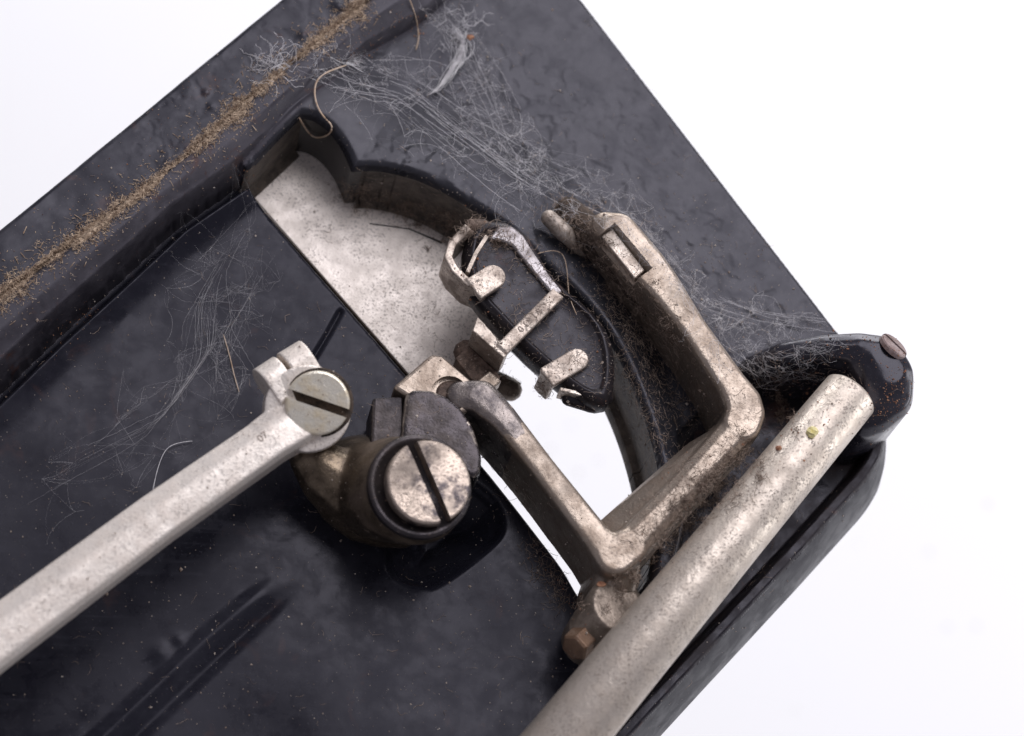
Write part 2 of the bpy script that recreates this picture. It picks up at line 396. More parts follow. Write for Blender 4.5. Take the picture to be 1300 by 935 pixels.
# curved race cover, falling to the end plate
pxm = (Y - P(700, 336, 50)[1])
wf = 55 + 110 * ss(pxm, -160, 120)
Zr = 22 + 34 * (1 - ss(d_race, 6, wf)) + 1.0 * vnoise(X, Y, 60, 3)
dw = sdf(X, Y, well)
Zr = np.where(d_race < wf, Zr, Zr)
rimlow = 1 - ss(d_race, 26, 44)
Zw = -38 + 94 * rimlow
Zr = Zr * (1 - ss(dw, -8, 18)) + Zw * ss(dw, -8, 18)
botm = 1 - ss(Y, P(755, 775, 0)[1] - 25, P(755, 775, 0)[1] + 5)
kk = np.where(dE > 5, 1.0, 0.0) * (1 - botm) + ss(dE, -14, 8) * botm
Z = Zd * (1 - kk) + Zr * kk
# rim along the lower right edge
rim = 1 - ss(D_s, 15, 24)
rimzone = ss(dw, -30, 0)
Z = Z * (1 - rim * rimzone) + 4 * rim * rimzone
# ridge and flange along the upper left edge
t = dL / np.maximum(dL - dR, 1e-3); t = np.where(dL < 0, 0, np.where(dR > 0, 1, t))
prof = 45 + 25 * ss(t, 0.0, 0.24) - 17 * ss(t, 0.52, 0.9) - 53 * ss(t, 0.86, 1.0)
fil = 16 * np.clip(1 - (dR - 22) / 46, 0, 1)**2 * ss(dR, 8, 24) - 24 * (1 - ss(dR, 6, 22))
flat = 45 + 2.5 * vnoise(X, Y, 70, 5) + 1.5 * vnoise(X, Y, 20, 6)
Zrid = np.where(dL <= 0, flat, np.where(dR >= 0, fil, prof + 2.0 * vnoise(X, Y, 50, 8)))
isr = dR < 0
Z = np.where(isr, np.maximum(Zrid, Z * ss(-dR, 60, 0)), np.maximum(Z, 0) * 0 + np.where(Z < 20, Z + fil, np.maximum(Z, fil)))
# small bumps of old paint on the flange
for a, b, r, h in [(262, 118, 5, 2.5), (268, 136, 4, 2), (430, 8, 9, 5), (445, 5, 6, 4), (385, 45, 5, 2), (205, 830, 12, 3), (228, 812, 8, 2)]:
    c = P(a, b, 45 if b < 300 else 0); Z += h * np.exp(-(np.hypot(X - c[0], Y - c[1]) / r)**2)
# rounded lips
def lip(d, r): dd = np.clip(1 - d / r, 0, 1); return r * (1 - np.sqrt(1 - dd * dd))
lr = np.where(dE > 20, 13.0, 5.0)
Z -= lip(np.clip(D_o, 0, 1e9), lr) + lip(np.clip(D_s, 0, 1e9), 7.0)
ny, nx = X.shape
idx = np.arange(nx * ny).reshape(ny, nx)
k = keep_v
fm = k[:-1, :-1] & k[1:, :-1] & k[:-1, 1:] & k[1:, 1:]
# faces whose middle lies outside are dropped
cx = (X[:-1, :-1] + X[1:, 1:] + X[:-1, 1:] + X[1:, :-1]) / 4; cy = (Y[:-1, :-1] + Y[1:, 1:] + Y[:-1, 1:] + Y[1:, :-1]) / 4
so = D_o[:-1, :-1] + D_o[1:, 1:] + D_o[:-1, 1:] + D_o[1:, :-1]; fm &= so > 0.4
so = D_s[:-1, :-1] + D_s[1:, 1:] + D_s[:-1, 1:] + D_s[1:, :-1]; fm &= so > 0.4
# triangles fill the half cells along the outlines
quads = np.stack([idx[:-1, :-1], idx[:-1, 1:], idx[1:, 1:], idx[1:, :-1]], -1)
faces = [tuple(q_) for q_ in quads[fm]]
cnt = k[:-1, :-1].astype(int) + k[1:, :-1] + k[:-1, 1:] + k[1:, 1:]
for j, i in zip(*np.where(cnt == 3)):
    faces.append(tuple(int(v) for v in quads[j, i] if k.flat[v]))
V = np.stack([X, Y, Z], -1).reshape(-1, 3)
NRM = np.zeros_like(V)
tri = np.array([(f[0], f[1], f[2]) for f in faces] + [(f[0], f[2], f[3]) for f in faces if len(f) == 4])
fn = np.cross(V[tri[:, 1]] - V[tri[:, 0]], V[tri[:, 2]] - V[tri[:, 0]])
for c_ in range(3): np.add.at(NRM, tri[:, c_], fn)
NRM /= np.maximum(np.linalg.norm(NRM, axis=1, keepdims=True), 1e-9)
dLf, dRf, dEf, dwf = dL.ravel(), dR.ravel(), dE.ravel(), dw.ravel()
drf, wff = d_race.ravel(), (wf + np.zeros_like(X)).ravel()
regions = {'outer_flange': [], 'side_ridge': [], 'deck_plate': [], 'end_plate': [], 'race_cover': [], 'shaft_well': []}
for f in faces:
    v = f[0]
    if dLf[v] < 0: g = 'outer_flange'
    elif dRf[v] < 2: g = 'side_ridge'
    elif dwf[v] > 0: g = 'shaft_well'
    elif dEf[v] > 0: g = 'race_cover' if drf[v] < 0.82 * wff[v] else 'end_plate'
    else: g = 'deck_plate'
    regions[g].append(f)
def mesh_from(fs, name):
    ids = np.unique(np.concatenate([np.array(f) for f in fs])); mp = {int(a): i for i, a in enumerate(ids)}
    me = bpy.data.meshes.new(name); me.from_pydata((V[ids] * S).tolist(), [], [[mp[int(a)] for a in f] for f in fs]); me.update()
    me.polygons.foreach_set('use_smooth', np.ones(len(me.polygons), bool))
    me.normals_split_custom_set_from_vertices(NRM[ids].tolist())
    return me
bedlab = {'outer_flange': ('flange', 'pitted black flange outside the sawdust line'), 'side_ridge': ('ridge', 'rounded black ridge beside the sawdust line'),
          'deck_plate': ('deck', 'dusty glossy black deck panel'), 'end_plate': ('plate', 'smooth mottled dark grey end plate'), 'race_cover': ('plate', 'glossy curved lip above the shuttle race'),
          'shaft_well': ('well', 'black channel with rim below the nickel shaft')}
for g, fs in regions.items():
    part(g, mesh_from(fs, g), M[bedlab[g][0]], None, bedlab[g][1])
# walls under the outlines
ec = {}
for f in faces:
    for a, b in zip(f, f[1:] + f[:1]):
        kx = (a, b) if a < b else (b, a); ec[kx] = None if kx in ec else (a, b)
walls = {'race_wall': [], 'corner_wall': [], 'outer_wall': []}
cw0 = P(412, 170, 55)
Do_f, Ds_f = np.abs(D_o.ravel()), np.abs(D_s.ravel())
for e in ec.values():
    if e is None: continue
    a, b = e
    g = 'race_wall' if Do_f[a] + Do_f[b] < Ds_f[a] + Ds_f[b] else 'outer_wall'
    if g == 'race_wall' and np.hypot(V[a, 0] - cw0[0], V[a, 1] - cw0[1]) < 66 and V[a, 1] > P(440, 218, 45)[1] and V[a, 0] > P(381, 150, 55)[0]: g = 'corner_wall'
    walls[g].append(e)
cen = np.array(silh)[:, :2].mean(0)
gsx = (sdf(V[:, 0] + 1, V[:, 1], silh) - sdf(V[:, 0] - 1, V[:, 1], silh)) if False else None
for g, es in walls.items():
    ids = sorted({v for e in es for v in e}); mp = {v: i for i, v in enumerate(ids)}; n = len(ids)
    top = V[ids].copy(); rows = [top]
    if g != 'outer_wall':
        for z in (-20, -46, -50, -78):
            q = top.copy(); q[:, 2] = np.minimum(z, q[:, 2] - 1)
            if z <= -50:          # a ledge steps into the opening
                e1 = 0.2
                gx = (sdf(q[:, 0] + e1, q[:, 1], opening) - sdf(q[:, 0] - e1, q[:, 1], opening)) / (2 * e1)
                gy = (sdf(q[:, 0], q[:, 1] + e1, opening) - sdf(q[:, 0], q[:, 1] - e1, opening)) / (2 * e1)
                amt = 9.0 * (top[:, 2] > 25) * (g == 'race_wall')
                q[:, 0] += gx * amt; q[:, 1] += gy * amt
            rows.append(q)
    else:
        for z, o_ in ((-14, 4), (-60, 17), (-100, 24), (-150, 22)):
            q = top.copy(); e1 = 0.5
            gx = (sdf(q[:, 0] + e1, q[:, 1], silh) - sdf(q[:, 0] - e1, q[:, 1], silh)) / (2 * e1)
            gy = (sdf(q[:, 0], q[:, 1] + e1, silh) - sdf(q[:, 0], q[:, 1] - e1, silh)) / (2 * e1)
            low = 1.0 if True else 0
            se = (gx < 0) & (gy > 0)           # lower right side only: drafted wall
            q[:, 0] -= gx * o_ * se; q[:, 1] -= gy * o_ * se
            q[:, 2] = np.minimum(z, q[:, 2] - 1); rows.append(q)
    fs = []
    for r in range(len(rows) - 1):
        for a, b in es:
            a, b = mp[a], mp[b]; fs.append((r * n + b, r * n + a, (r + 1) * n + a, (r + 1) * n + b))
    me = bpy.data.meshes.new(g); me.from_pydata((np.vstack(rows) * S).tolist(), [], fs); me.update()
    part(g, me, M[{'race_wall': 'cast', 'corner_wall': 'void', 'outer_wall': 'outer'}[g]], None, {'race_wall': 'brown grimy curved wall round the opening', 'corner_wall': 'shiny black curved wall at the plate corner', 'outer_wall': 'black outer wall of the bed'}[g])

# upright that carries the bed above the table (the machine stands on its head)
bm = bmesh.new(); c = P(150, 760, 0)
hull(bm, [(c[0] + a * 190, c[1] + b * 120, z) for a in (-1, 1) for b in (-1, 1) for z in (-60, -2000)])
hull(bm, [(c[0] + a, c[1] + b, z) for a in (-260, 260) for b in (-150, 150) for z in (-1990, ZT + 1)])
part('upright_pillar', bake(bm, [m_remesh(14), m_smooth(6)]), M['gloss'])

# slide plate under the opening
bm = bmesh.new()
prism(bm, [(311, 238), (300, 150), (480, 120), (640, 200), (820, 330), (700, 402), (640, 452), (545, 505)], -64, -56)
part('slide_plate', bake(bm, [m_bevel(1.2)]), M['sheet'], None, 'pale speckled nickel slide plate', smooth=False)
bm = bmesh.new()
prism(bm, [(296, 226), (322, 226), (545, 485), (518, 500)], -100, -66)
part('slide_rail', bake(bm, [m_bevel(2)]), M['grime'])
bm = bmesh.new()   # faint scored line on the plate
bar(bm, [(470, 284, 0.9, -55.7), (520, 291, 0.9, -55.7), (560, 308, 1.5, -55.7)], 0.6, 0.2)
part('score_line', bake(bm, []), M['void'])

# ------------------------------------------------------------------ screws
def screw(name, c, axis, r, h, slot_dir, slot_w, slot_d, mat, parent, label=None, cham=3.0):
    axis = Vector(axis).normalized()
    bm = bmesh.new(); lathe(bm, Vector(c) - axis * h, axis, [(r, 0), (r, h - cham), (r - cham * 0.35, h - cham * 0.3), (r - cham, h), (r * 0.5, h + r * 0.012)])
    cb = bmesh.new(); sd = Vector(slot_dir); sd = (sd - axis * sd.dot(axis)).normalized()
    box(cb, Vector(c) + axis * (20 - slot_d), sd, axis.cross(sd), axis, r * 1.6, slot_w / 2, 20)
    me = bake(bm, [m_cut(cb)]); clear_cuts()
    o = part(name, me, mat, parent, label, smooth=False)
    return o
def img_dir(dx, dy, z=0):   # photo direction as a level world vector
    a = P(650, 467, z); b = P(650 + dx, 467 + dy, z); return Vector(b - a)

# ------------------------------------------------------------------ connecting rod with clamp
bm = bmesh.new()
def rodring(px, py, z, w_, h_):
    c = Vector(P(px, py, z)); d = img_dir(380, -288).normalized(); n = Vector((0, 0, 1)).cross(d)
    return [c + n * (w_ * a) + Vector((0, 0, h_ * b)) for a, b in [(1, -0.1), (0.88, 0.5), (0.25, 0.86), (0.0, 0.92), (-0.85, 0.75), (-1, 0.3), (-0.95, -1), (0.95, -1)]]
hull(bm, rodring(-70, 858, 130, 35, 26) + rodring(200, 657, 135, 31, 24))
hull(bm, rodring(200, 657, 135, 31, 24) + rodring(345, 556, 138, 29.5, 24))
hull(bm, rodring(335, 562, 138, 29.5, 24) + rodring(385, 528, 138, 34, 22))
c = Vector(P(391, 519, 150)); ax = (VIEW + Vector((0.10, 0.05, 0))).normalized()
cyl(bm, c - ax * 62, ax, 54, 52, 66)
rod = part('connecting_rod', bake(bm, [m_remesh(1.7), m_smooth(5)]), M['rod'], None, 'pale nickel connecting rod with split clamp eye')
for nm, a, b, r0 in (('clamp_ear', (335, 492), (361, 475), 25), ('clamp_ear', (365, 472), (393, 455), 25)):
    bm = bmesh.new(); p0 = Vector(P(*a, 140)); p1 = Vector(P(*b, 140)); d = (p1 - p0).normalized()
    nrm = Vector((0, 0, 1)).cross(d)
    hull(bm, ring(p0, d, r0, 24) + ring(p1, d, r0, 24) + [p + d * 0 - nrm * 34 + Vector((0, 0, zz)) for p in (p0, p1) for zz in (-16, 16)])
    part(nm, bake(bm, [m_remesh(1.6), m_smooth(4)]), M['rod'], rod)
c = Vector(P(403, 512, 168)); ax = (VIEW + Vector((0.06, 0.03, 0))).normalized()
bm = bmesh.new(); lathe(bm, c - ax * 18, ax, [(43, -4), (43, 4), (41, 6), (40, 6.5)])
part('washer', bake(bm, []), M['grime'], rod, smooth=False)
screw('clamp_screw', c, ax, 38.5, 26, img_dir(70, 24), 10.5, 20, M['screwy'], rod, 'round slotted screw with yellowed face')

# ------------------------------------------------------------------ pivot boss and its screw
ax = Vector((0.24, 0.02, 1)).normalized(); ax = (ax + VIEW * 0.4).normalized()
head = Vector(P(545, 612, 172))
bm = bmesh.new()
hull(bm, ring(head - ax * 24 + Vector((-6, -2, 0)), ax, 61, 40) + ring(head - ax * 44 + Vector((-8, -2, 0)), ax, 66, 40) + ring(P(462, 618, 20), (0.1, 0, 1), 66, 40) + ring(P(462, 618, -30), (0.1, 0, 1), 70, 40))
capsules(bm, [(392, 580, 26, 78), (420, 606, 40, 60), (462, 634, 54, 40), (500, 640, 58, 40)])
boss = part('pivot_boss', bake(bm, [m_remesh(2.2), m_smooth(18)]), M['boss'], None, 'oily brown conical boss under the large screw')
bm = bmesh.new(); cw = head - ax * 19 + Vector((-7, -2, 0))
lathe(bm, cw, ax, [(62, -10), (63.5, -6), (63.5, 2), (61, 5), (55, 5), (54, 1)])
part('washer', bake(bm, []), M['bluedp'], boss)
screw('pivot_screw', head, ax, 51, 34, img_dir(36, 72), 13.5, 24, M['screwb'], boss, 'large slotted screw with brown blotched face')
# blued yoke behind the screw head
bm = bmesh.new()
zc = 113
def hcirc(px, py, r, z, n=28): return ring(P(px, py, z), (0.12, 0.1, 1), r, n)
prism(bm, [(514, 502), (524, 494), (545, 494), (566, 502), (586, 518), (602, 543), (612, 578), (611, 600), (602, 608), (590, 602), (578, 640), (500, 640), (508, 560)], 30, zc)
part('yoke', bake(bm, [m_remesh(2.2), m_smooth(34)]), M['blued'], boss, 'dark blued yoke with worn bright edge')
bm = bmesh.new(); prism(bm, [(473, 505), (511, 503), (514, 545), (510, 580), (470, 575)], 20, 104)
part('yoke_block', bake(bm, [m_bevel(4, 3)]), M['bluedp'], boss, smooth=False)

# ------------------------------------------------------------------ shuttle lever (the angular nickel frame)
bm = bmesh.new()
bar(bm, [(770, 284, 19, 118), (786, 292, 26, 124), (822, 334, 26, 126), (842, 358, 23, 126), (880, 412, 18, 128), (932, 487, 20, 130), (945, 508, 24, 131), (948, 522, 25, 131), (943, 536, 25, 131)], 118, 6)
bar(bm, [(943, 536, 25, 131), (928, 554, 24, 130), (866, 622, 22, 128), (800, 692, 24, 126)], 96, 14)
bar(bm, [(800, 692, 24, 126), (782, 704, 26, 126), (760, 682, 19, 124), (690, 592, 17, 120), (655, 547, 18, 117)], 112, 7)
hull(bm, [v for nd in ((930, 552, 20, 122), (804, 690, 22, 118), (884, 572, 14, 92), (772, 668, 12, 92)) for v in ring(P(nd[0], nd[1], nd[3]), (0, 0, 1), nd[2] - 5) + ring(P(nd[0], nd[1], nd[3]) - np.array([0, 0, 5]), (0, 0, 1), nd[2]) + ring(P(nd[0], nd[1], nd[3]) - np.array([0, 0, 40]), (0, 0, 1), nd[2])])
hull(bm, [v for nd in ((790, 706, 30, 112), (778, 748, 34, 84)) for v in ring(P(nd[0], nd[1], nd[3]), (0, 0, 1), nd[2] - 6) + ring(P(nd[0], nd[1], nd[3]) - np.array([0, 0, 70]), (0, 0, 1), nd[2])])
bm3 = bmesh.new(); capsules(bm3, [(697, 277, 11, 74), (714, 294, 12, 70), (740, 315, 12, 50)])
bm4 = bmesh.new(); capsules(bm4, [(722, 268, 19, 50), (748, 296, 24, 66), (790, 340, 22, 70), (830, 392, 16, 66)])
sl = [(780, 284), (826, 341), (810, 351), (764, 297)]
bm2 = bmesh.new(); bar(bm2, [(664, 558, 18.6, 118), (640, 528, 20, 117), (612, 502, 24, 114), (588, 500, 22, 108)], 112, 10)
cb = bmesh.new(); prism(cb, [(781, 283), (828, 341), (806, 357), (760, 299)], 104, 170, 125)
me = bake(bm, [m_remesh(1.7), m_smooth(6), m_cut(cb)]); clear_cuts()
lever = part('shuttle_lever', me, M['lever'], None, 'angular nickel lever bent round the white opening')
part('lever_stub', bake(bm3, [m_remesh(1.7), m_smooth(4)]), M['nickel'], lever)
part('lever_flank', bake(bm4, [m_remesh(1.8), m_smooth(4)]), M['grime'], lever, 'dark grimy flank below the slotted lever end')
part('lever_heel', bake(bm2, [m_remesh(1.7), m_smooth(7)]), M['heel'], lever, 'dark blued heel of the lever with worn pale edge')
bm = bmesh.new(); prism(bm, [(778, 290), (819, 343), (806, 354), (763, 300)], 96, 113)
part('slot_insert', bake(bm, [m_bevel(1.5)]), mat_metal('brushed_insert', rough=0.3, pits=0.2, stretch=math.radians(38)), lever, 'brushed steel strip in the slot', smooth=False)
# square pivot block with round pin
bm = bmesh.new(); prism(bm, [(498, 492), (548, 449), (562, 452), (612, 494), (605, 520), (560, 530)], 40, 106)
cb = bmesh.new(); cyl(cb, Vector(P(571, 500, 106)) - Vector((0, 0, 9)), (0, 0, 1), 23, 23, 40)
me = bake(bm, [m_bevel(5, 3), m_cut(cb)]); clear_cuts()
part('pivot_block', me, M['lever'], lever, 'square nickel block with round recess', smooth=False)
bm = bmesh.new(); lathe(bm, Vector(P(572, 500, 100)) - Vector((0, 0, 8)), (0, 0, 1), [(18, -2), (18, 5), (15, 7)], 32)
part('pivot_pin', bake(bm, []), M['rusty'], lever, smooth=False)

# ------------------------------------------------------------------ rocker shaft with clamp hub and nut
bm = bmesh.new()
a = Vector(P(1083, 497, 118)); b = Vector(P(640, 1032, 132)); d = (b - a).normalized()
hull(bm, ring(a + d * 3, d, 32, 48) + ring(a + d * 7, d, 36, 48) + ring(b, d, 44, 48))
shaft = part('rocker_shaft', bake(bm, [m_bevel(0.5, 1)]), mat_metal('scratched_nickel', base=(0.60, 0.53, 0.46), dark=(0.52, 0.45, 0.385), rough=0.38, grime=0.3, pits=0.6, stretch=math.radians(20)), None, 'thick scratched nickel shaft')
bm = bmesh.new(); q0 = Vector(P(770, 783, 92)); 
hull(bm, [p for cc, r in (((786, 770, 104), 40), ((752, 800, 84), 30)) for p in ring(P(*cc), (0.3, 0.2, 1), r - 6, 24) + ring(Vector(P(*cc)) - Vector((0, 0, 8)), (0.3, 0.2, 1), r, 24) + ring(Vector(P(*cc)) - Vector((0, 0, 70)), (0.3, 0.2, 1), r, 24)])
part('clamp_hub', bake(bm, [m_remesh(1.8), m_smooth(6)]), M['hub'], shaft)
bm = bmesh.new(); cN = Vector(P(735, 817, 90)); axn = (img_dir(-40, 40).normalized() + Vector((0, 0, 0.5))).normalized()
hull(bm, ring(cN - axn * 14, axn, 19, 6) + ring(cN + axn * 10, axn, 19, 6) + ring(cN + axn * 13, axn, 16, 6))
part('hex_nut', bake(bm, [m_bevel(1.5)]), M['brass'], shaft, 'small brown hexagonal nut', smooth=False)

# ------------------------------------------------------------------ black bracket that holds the shaft end
bm = bmesh.new()
bar(bm, [(962, 458, 17, 60), (1000, 444, 19, 96), (1050, 437, 21, 114), (1095, 438, 25, 124), (1122, 450, 34, 128), (1131, 470, 37, 126), (1130, 492, 37, 118), (1116, 516, 27, 106), (1104, 530, 18, 98)], 150, 19)
bar(bm, [(1095, 445, 24, 118), (1124, 480, 32, 112)], 90, 12)
br = part('shaft_bracket', bake(bm, [m_remesh(2.0), m_smooth(14)]), M['gloss'], None, 'glossy black hooked bracket over the shaft end')
axl = (img_dir(30, -26).normalized() + Vector((0, 0, 1.0))).normalized()
screw('bracket_screw', Vector(P(1137, 437, 125)), axl, 20, 8, img_dir(30, 26), 6, 6, mat_metal('pinkish_rust', base=(0.42, 0.33, 0.32), dark=(0.22, 0.15, 0.14), rough=0.45, grime=0.4), br, 'rusty slotted screw at the bracket tip')

# dark rounded knob seen below the plate edge
bm = bmesh.new(); capsules(bm, [(606, 478, 18, -50), (648, 495, 16, -62)])
part('guide_knob', bake(bm, [m_remesh(2), m_smooth(5)]), M['hub'])

# ------------------------------------------------------------------ shuttle carrier
def strip(bm, pts, thick, depth):
    """upright bent strip: pts (px, py, ztop); follows a polyline"""
    for (a, b) in zip(pts[:-1], pts[1:]):
        p0, p1 = Vector(P(*a)), Vector(P(*b)); d = (p1 - p0); d.z = 0; d.normalize(); n = Vector((-d.y, d.x, 0))
        hull(bm, [p + n * s * thick / 2 + Vector((0, 0, -z)) for p in (p0 - d * 1.0, p1 + d * 1.0) for s in (-1, 1) for z in (0, depth)])
def tongue(bm, a, b, wd, th, z):
    p0, p1 = Vector(P(*a, z)), Vector(P(*b, z)); d = (p1 - p0); d.normalize(); n = Vector((0, 0, 1)).cross(d)
    low = [p0 + n * wd / 2, p0 - n * wd / 2]
    arc = [p1 - d * wd / 2 + (n * math.cos(t) + d * math.sin(t)) * wd / 2 for t in [math.pi * i / 10 for i in range(11)]]
    hull(bm, [q + Vector((0, 0, s)) for q in low + arc for s in (0, -th)])
bm = bmesh.new()
capsules(bm, [(592, 448, 17, 40), (618, 470, 16, 44)])
prism(bm, [(578, 455), (596, 438), (636, 478), (614, 502)], 20, 66)
carrier = part('shuttle_carrier', bake(bm, [m_remesh(1.6), m_smooth(3)]), M['rusty'], None, 'rusty shuttle carrier with nickel clips')
bm = bmesh.new(); prism(bm, [(600, 488), (622, 470), (637, 484), (615, 502)], 50, 74)
part('carrier_foot', bake(bm, [m_bevel(2)]), M['lever'], carrier, smooth=False)
bm = bmesh.new()
strip(bm, [(594, 288, 112), (574, 309, 112), (569, 326, 112), (577, 341, 112), (594, 358, 112), (612, 366, 112)], 10, 62)
tongue(bm, (601, 367), (639, 343), 31, 10, 114)
part('front_clip', bake(bm, [m_remesh(1.1), m_smooth(3)]), M['clip'], carrier, 'curled nickel clip with rounded tongue')
bm = bmesh.new()
p = [(631, 437), (702, 366), (716, 377), (644, 449)]
prism(bm, p, 106, 116)
prism(bm, [(606, 402), (614, 410), (646, 447), (640, 455), (600, 420)], 62, 114)
part('middle_clip', bake(bm, [m_remesh(1.2), m_smooth(2)]), M['clip'], carrier, 'flat nickel clip stamped with a number')
bm = bmesh.new(); tongue(bm, (694, 479), (745, 449), 28, 10, 101)
strip(bm, [(690, 470, 100), (704, 484, 100)], 9, 60)
part('rear_clip', bake(bm, [m_remesh(1.1), m_smooth(3)]), M['clip'], carrier, 'short rounded nickel tongue over the shuttle tail')
fc = bpy.data.curves.new('stamped', 'FONT'); fc.body = '01919'; fc.size = 12; fc.space_character = 1.4; fc.align_x = 'CENTER'; fc.align_y = 'CENTER'; fc.extrude = 0.15; fc.offset = 0.15
fo = bpy.data.objects.new('tmp', fc); COL.objects.link(fo)
dg = bpy.context.evaluated_depsgraph_get(); me = bpy.data.meshes.new_from_object(fo.evaluated_get(dg)); bpy.data.objects.remove(fo)
c = Vector(P(673, 407, 116.3)); d = Vector(P(702, 378, 116.3)) - c; d.normalize(); n = Vector((0, 0, 1)).cross(d)
me.transform(Matrix(((d.x, n.x, 0, c.x), (d.y, n.y, 0, c.y), (d.z, n.z, 1, c.z), (0, 0, 0, 1)))); me.transform(Matrix.Scale(S, 4))
part('stamped_number', me, M['stamp'], carrier, smooth=False)['kind'] = 'stuff'

# ------------------------------------------------------------------ the shuttle: a thing of its own, lifts out of the carrier
sh = bpy.data.objects.new('boat_shuttle', None); COL.objects.link(sh)
tag(sh, 'dark oily boat shaped shuttle held by nickel clips above the opening', 'shuttle')
outl = smooth_poly([(606, 283), (640, 283), (672, 305), (694, 345), (722, 374), (757, 404), (776, 436), (780, 480), (771, 516), (744, 512), (706, 484), (668, 452), (628, 412), (596, 376), (586, 340), (592, 300), (606, 283)], 2)[:-1]
base = PL(outl, 84); cen = base.mean(0)
longd = Vector(P(775, 500, 84) - P(606, 290, 84)).normalized()
rows = []
for z, sc, off in ((20, 0.62, 0), (36, 0.86, 0), (60, 0.99, 0), (84, 1.0, 0), (92, 0.95, 0), (98, 0.86, 0), (99, 0.80, 0), (94, 0.74, 0), (92, 0.4, 0)):
    rr = []
    for q in base:
        v = Vector(q - cen); al = v.dot(longd); lat = v - longd * al
        v2 = longd * al * (1 - (1 - sc) * 0.55) + lat * sc
        rr.append(Vector((cen[0] + v2.x, cen[1] + v2.y, z)))
    rows.append(rr)
bm = bmesh.new(); n = len(outl)
vr = [[bm.verts.new(v) for v in r] for r in rows]
for a, b in zip(vr[:-1], vr[1:]):
    for i in range(n): bm.faces.new((a[i], a[(i + 1) % n], b[(i + 1) % n], b[i]))
bm.faces.new(vr[0][::-1]); bm.faces.new(vr[-1]); bmesh.ops.recalc_face_normals(bm, faces=bm.faces)
sh.location = Vector(cen) * S
def spart(name, me, mat, label=None, smooth=True):
    o = link(name, me, mat, sh, smooth); o.matrix_parent_inverse = Matrix.Translation(-Vector(sh.location))
    if label: o['label'] = label
    return o
spart('shuttle_body', bake(bm, [m_bevel(2.0, 2)]), M['shuttle'])
bm = bmesh.new(); prism(bm, [(620, 303), (632, 287), (650, 287), (664, 298), (682, 326), (700, 352), (715, 370), (704, 378), (682, 352), (664, 330), (650, 312), (636, 306)], 86, 99.6)
spart('polished_edge', bake(bm, [m_bevel(3, 3)]), mat_metal('polished_steel', base=(0.36, 0.34, 0.35), dark=(0.20, 0.18, 0.185), rough=0.2, pits=0.3, grime=0.4, metallic=0.9), 'smooth grey polished edge of the shuttle', smooth=False)
bm = bmesh.new(); strip(bm, [(594, 345, 106), (604, 322, 106), (618, 300, 106)], 5, 22)
spart('tension_spring', bake(bm, [m_bevel(1)]), M['nickel'], smooth=False)
bm = bmesh.new(); strip(bm, [(712, 494, 92), (738, 500, 92), (764, 488, 92)], 4, 30)
spart('tail_blade', bake(bm, [m_bevel(1)]), M['nickel'], 'thin bright blade at the shuttle tail', smooth=False)
bm = bmesh.new(); capsules(bm, [(598, 287, 9, 92), (612, 290, 12, 84)])
spart('nose_button', bake(bm, [m_remesh(1.4), m_smooth(4)]), M['rusty'])
bm = bmesh.new(); capsules(bm, [(722, 506, 10, 70), (752, 516, 9, 66), (770, 505, 9, 74)])
spart('tail_casting', bake(bm, [m_remesh(1.4), m_smooth(2)]), M['shuttle'])

# ------------------------------------------------------------------ dust, webs and crumbs, laid on what is there
bpy.context.view_layer.update()
DG = bpy.context.evaluated_depsgraph_get()
def hit(px, py):
    d = Vector(ray(px, py)); ok, loc, nr, _, ob, _ = SC.ray_cast(DG, Vector(CAM * S), d)
    if not ok or ob.name.startswith('table'): return None
    if nr.dot(d) > 0: nr = -nr
    return loc / S, nr
def tube_mesh(paths, sides=3):
    """paths: list of (points, radius)"""
    vs, fs = [], []
    for pts, r in paths:
        b0 = len(vs); n = len(pts)
        for i, p_ in enumerate(pts):
            d = (pts[min(i + 1, n - 1)] - pts[max(i - 1, 0)])
            if d.length < 1e-6: d = Vector((1, 0, 0))
            d.normalize(); a = d.orthogonal().normalized(); b = d.cross(a)
            rr = r * (0.5 if i in (0, n - 1) else 1)
            for k_ in range(sides):
                t_ = 2 * math.pi * k_ / sides; vs.append((p_ + (a * math.cos(t_) + b * math.sin(t_)) * rr) * S)
        for i in range(n - 1):
            for k_ in range(sides):
                fs.append((b0 + i * sides + k_, b0 + i * sides + (k_ + 1) % sides, b0 + (i + 1) * sides + (k_ + 1) % sides, b0 + (i + 1) * sides + k_))
    me = bpy.data.meshes.new('strands'); me.from_pydata([tuple(v) for v in vs], [], fs); me.update()
    return me
U = random.uniform
def rv(): return Vector((random.gauss(0, 1), random.gauss(0, 1), random.gauss(0, 1)))
def wander(p, d, n, step, curl, flat_n=None):
    out = [p.copy()]; d = d.normalized()
    for _ in range(n):
        d = (d + rv() * curl).normalized()
        if flat_n is not None: d = (d - flat_n * d.dot(flat_n) * 0.7).normalized()
        p = p + d * step; out.append(p.copy())
    return out
def span(a, b, n=12, lift=6, wob=2.0):
    """a thread between two photo points, floating a little above the surfaces under it"""
    ha, hb = hit(*a), hit(*b)
    if ha is None or hb is None: return None
    pa, pb = ha[0] + VIEW * 1.0, hb[0] + VIEW * 1.0
    out = []; w1, w2 = rv() * wob, rv() * wob; f1, f2 = U(0.8, 2), U(2, 4); ph = U(0, 6)
    for i in range(n + 1):
        t_ = i / n; q = pa.lerp(pb, t_); env = math.sin(math.pi * t_)
        q = q + VIEW * lift * env + w1 * env * math.sin(f1 * t_ * 3 + ph) + w2 * 0.6 * env * math.sin(f2 * t_ * 3 + ph)
        out.append(q)
    return out
def jit(p, r): return (p[0] + random.gauss(0, r), p[1] + random.gauss(0, r))
def lerp2(a, b, t_): return (a[0] + (b[0] - a[0]) * t_, a[1] + (b[1] - a[1]) * t_)
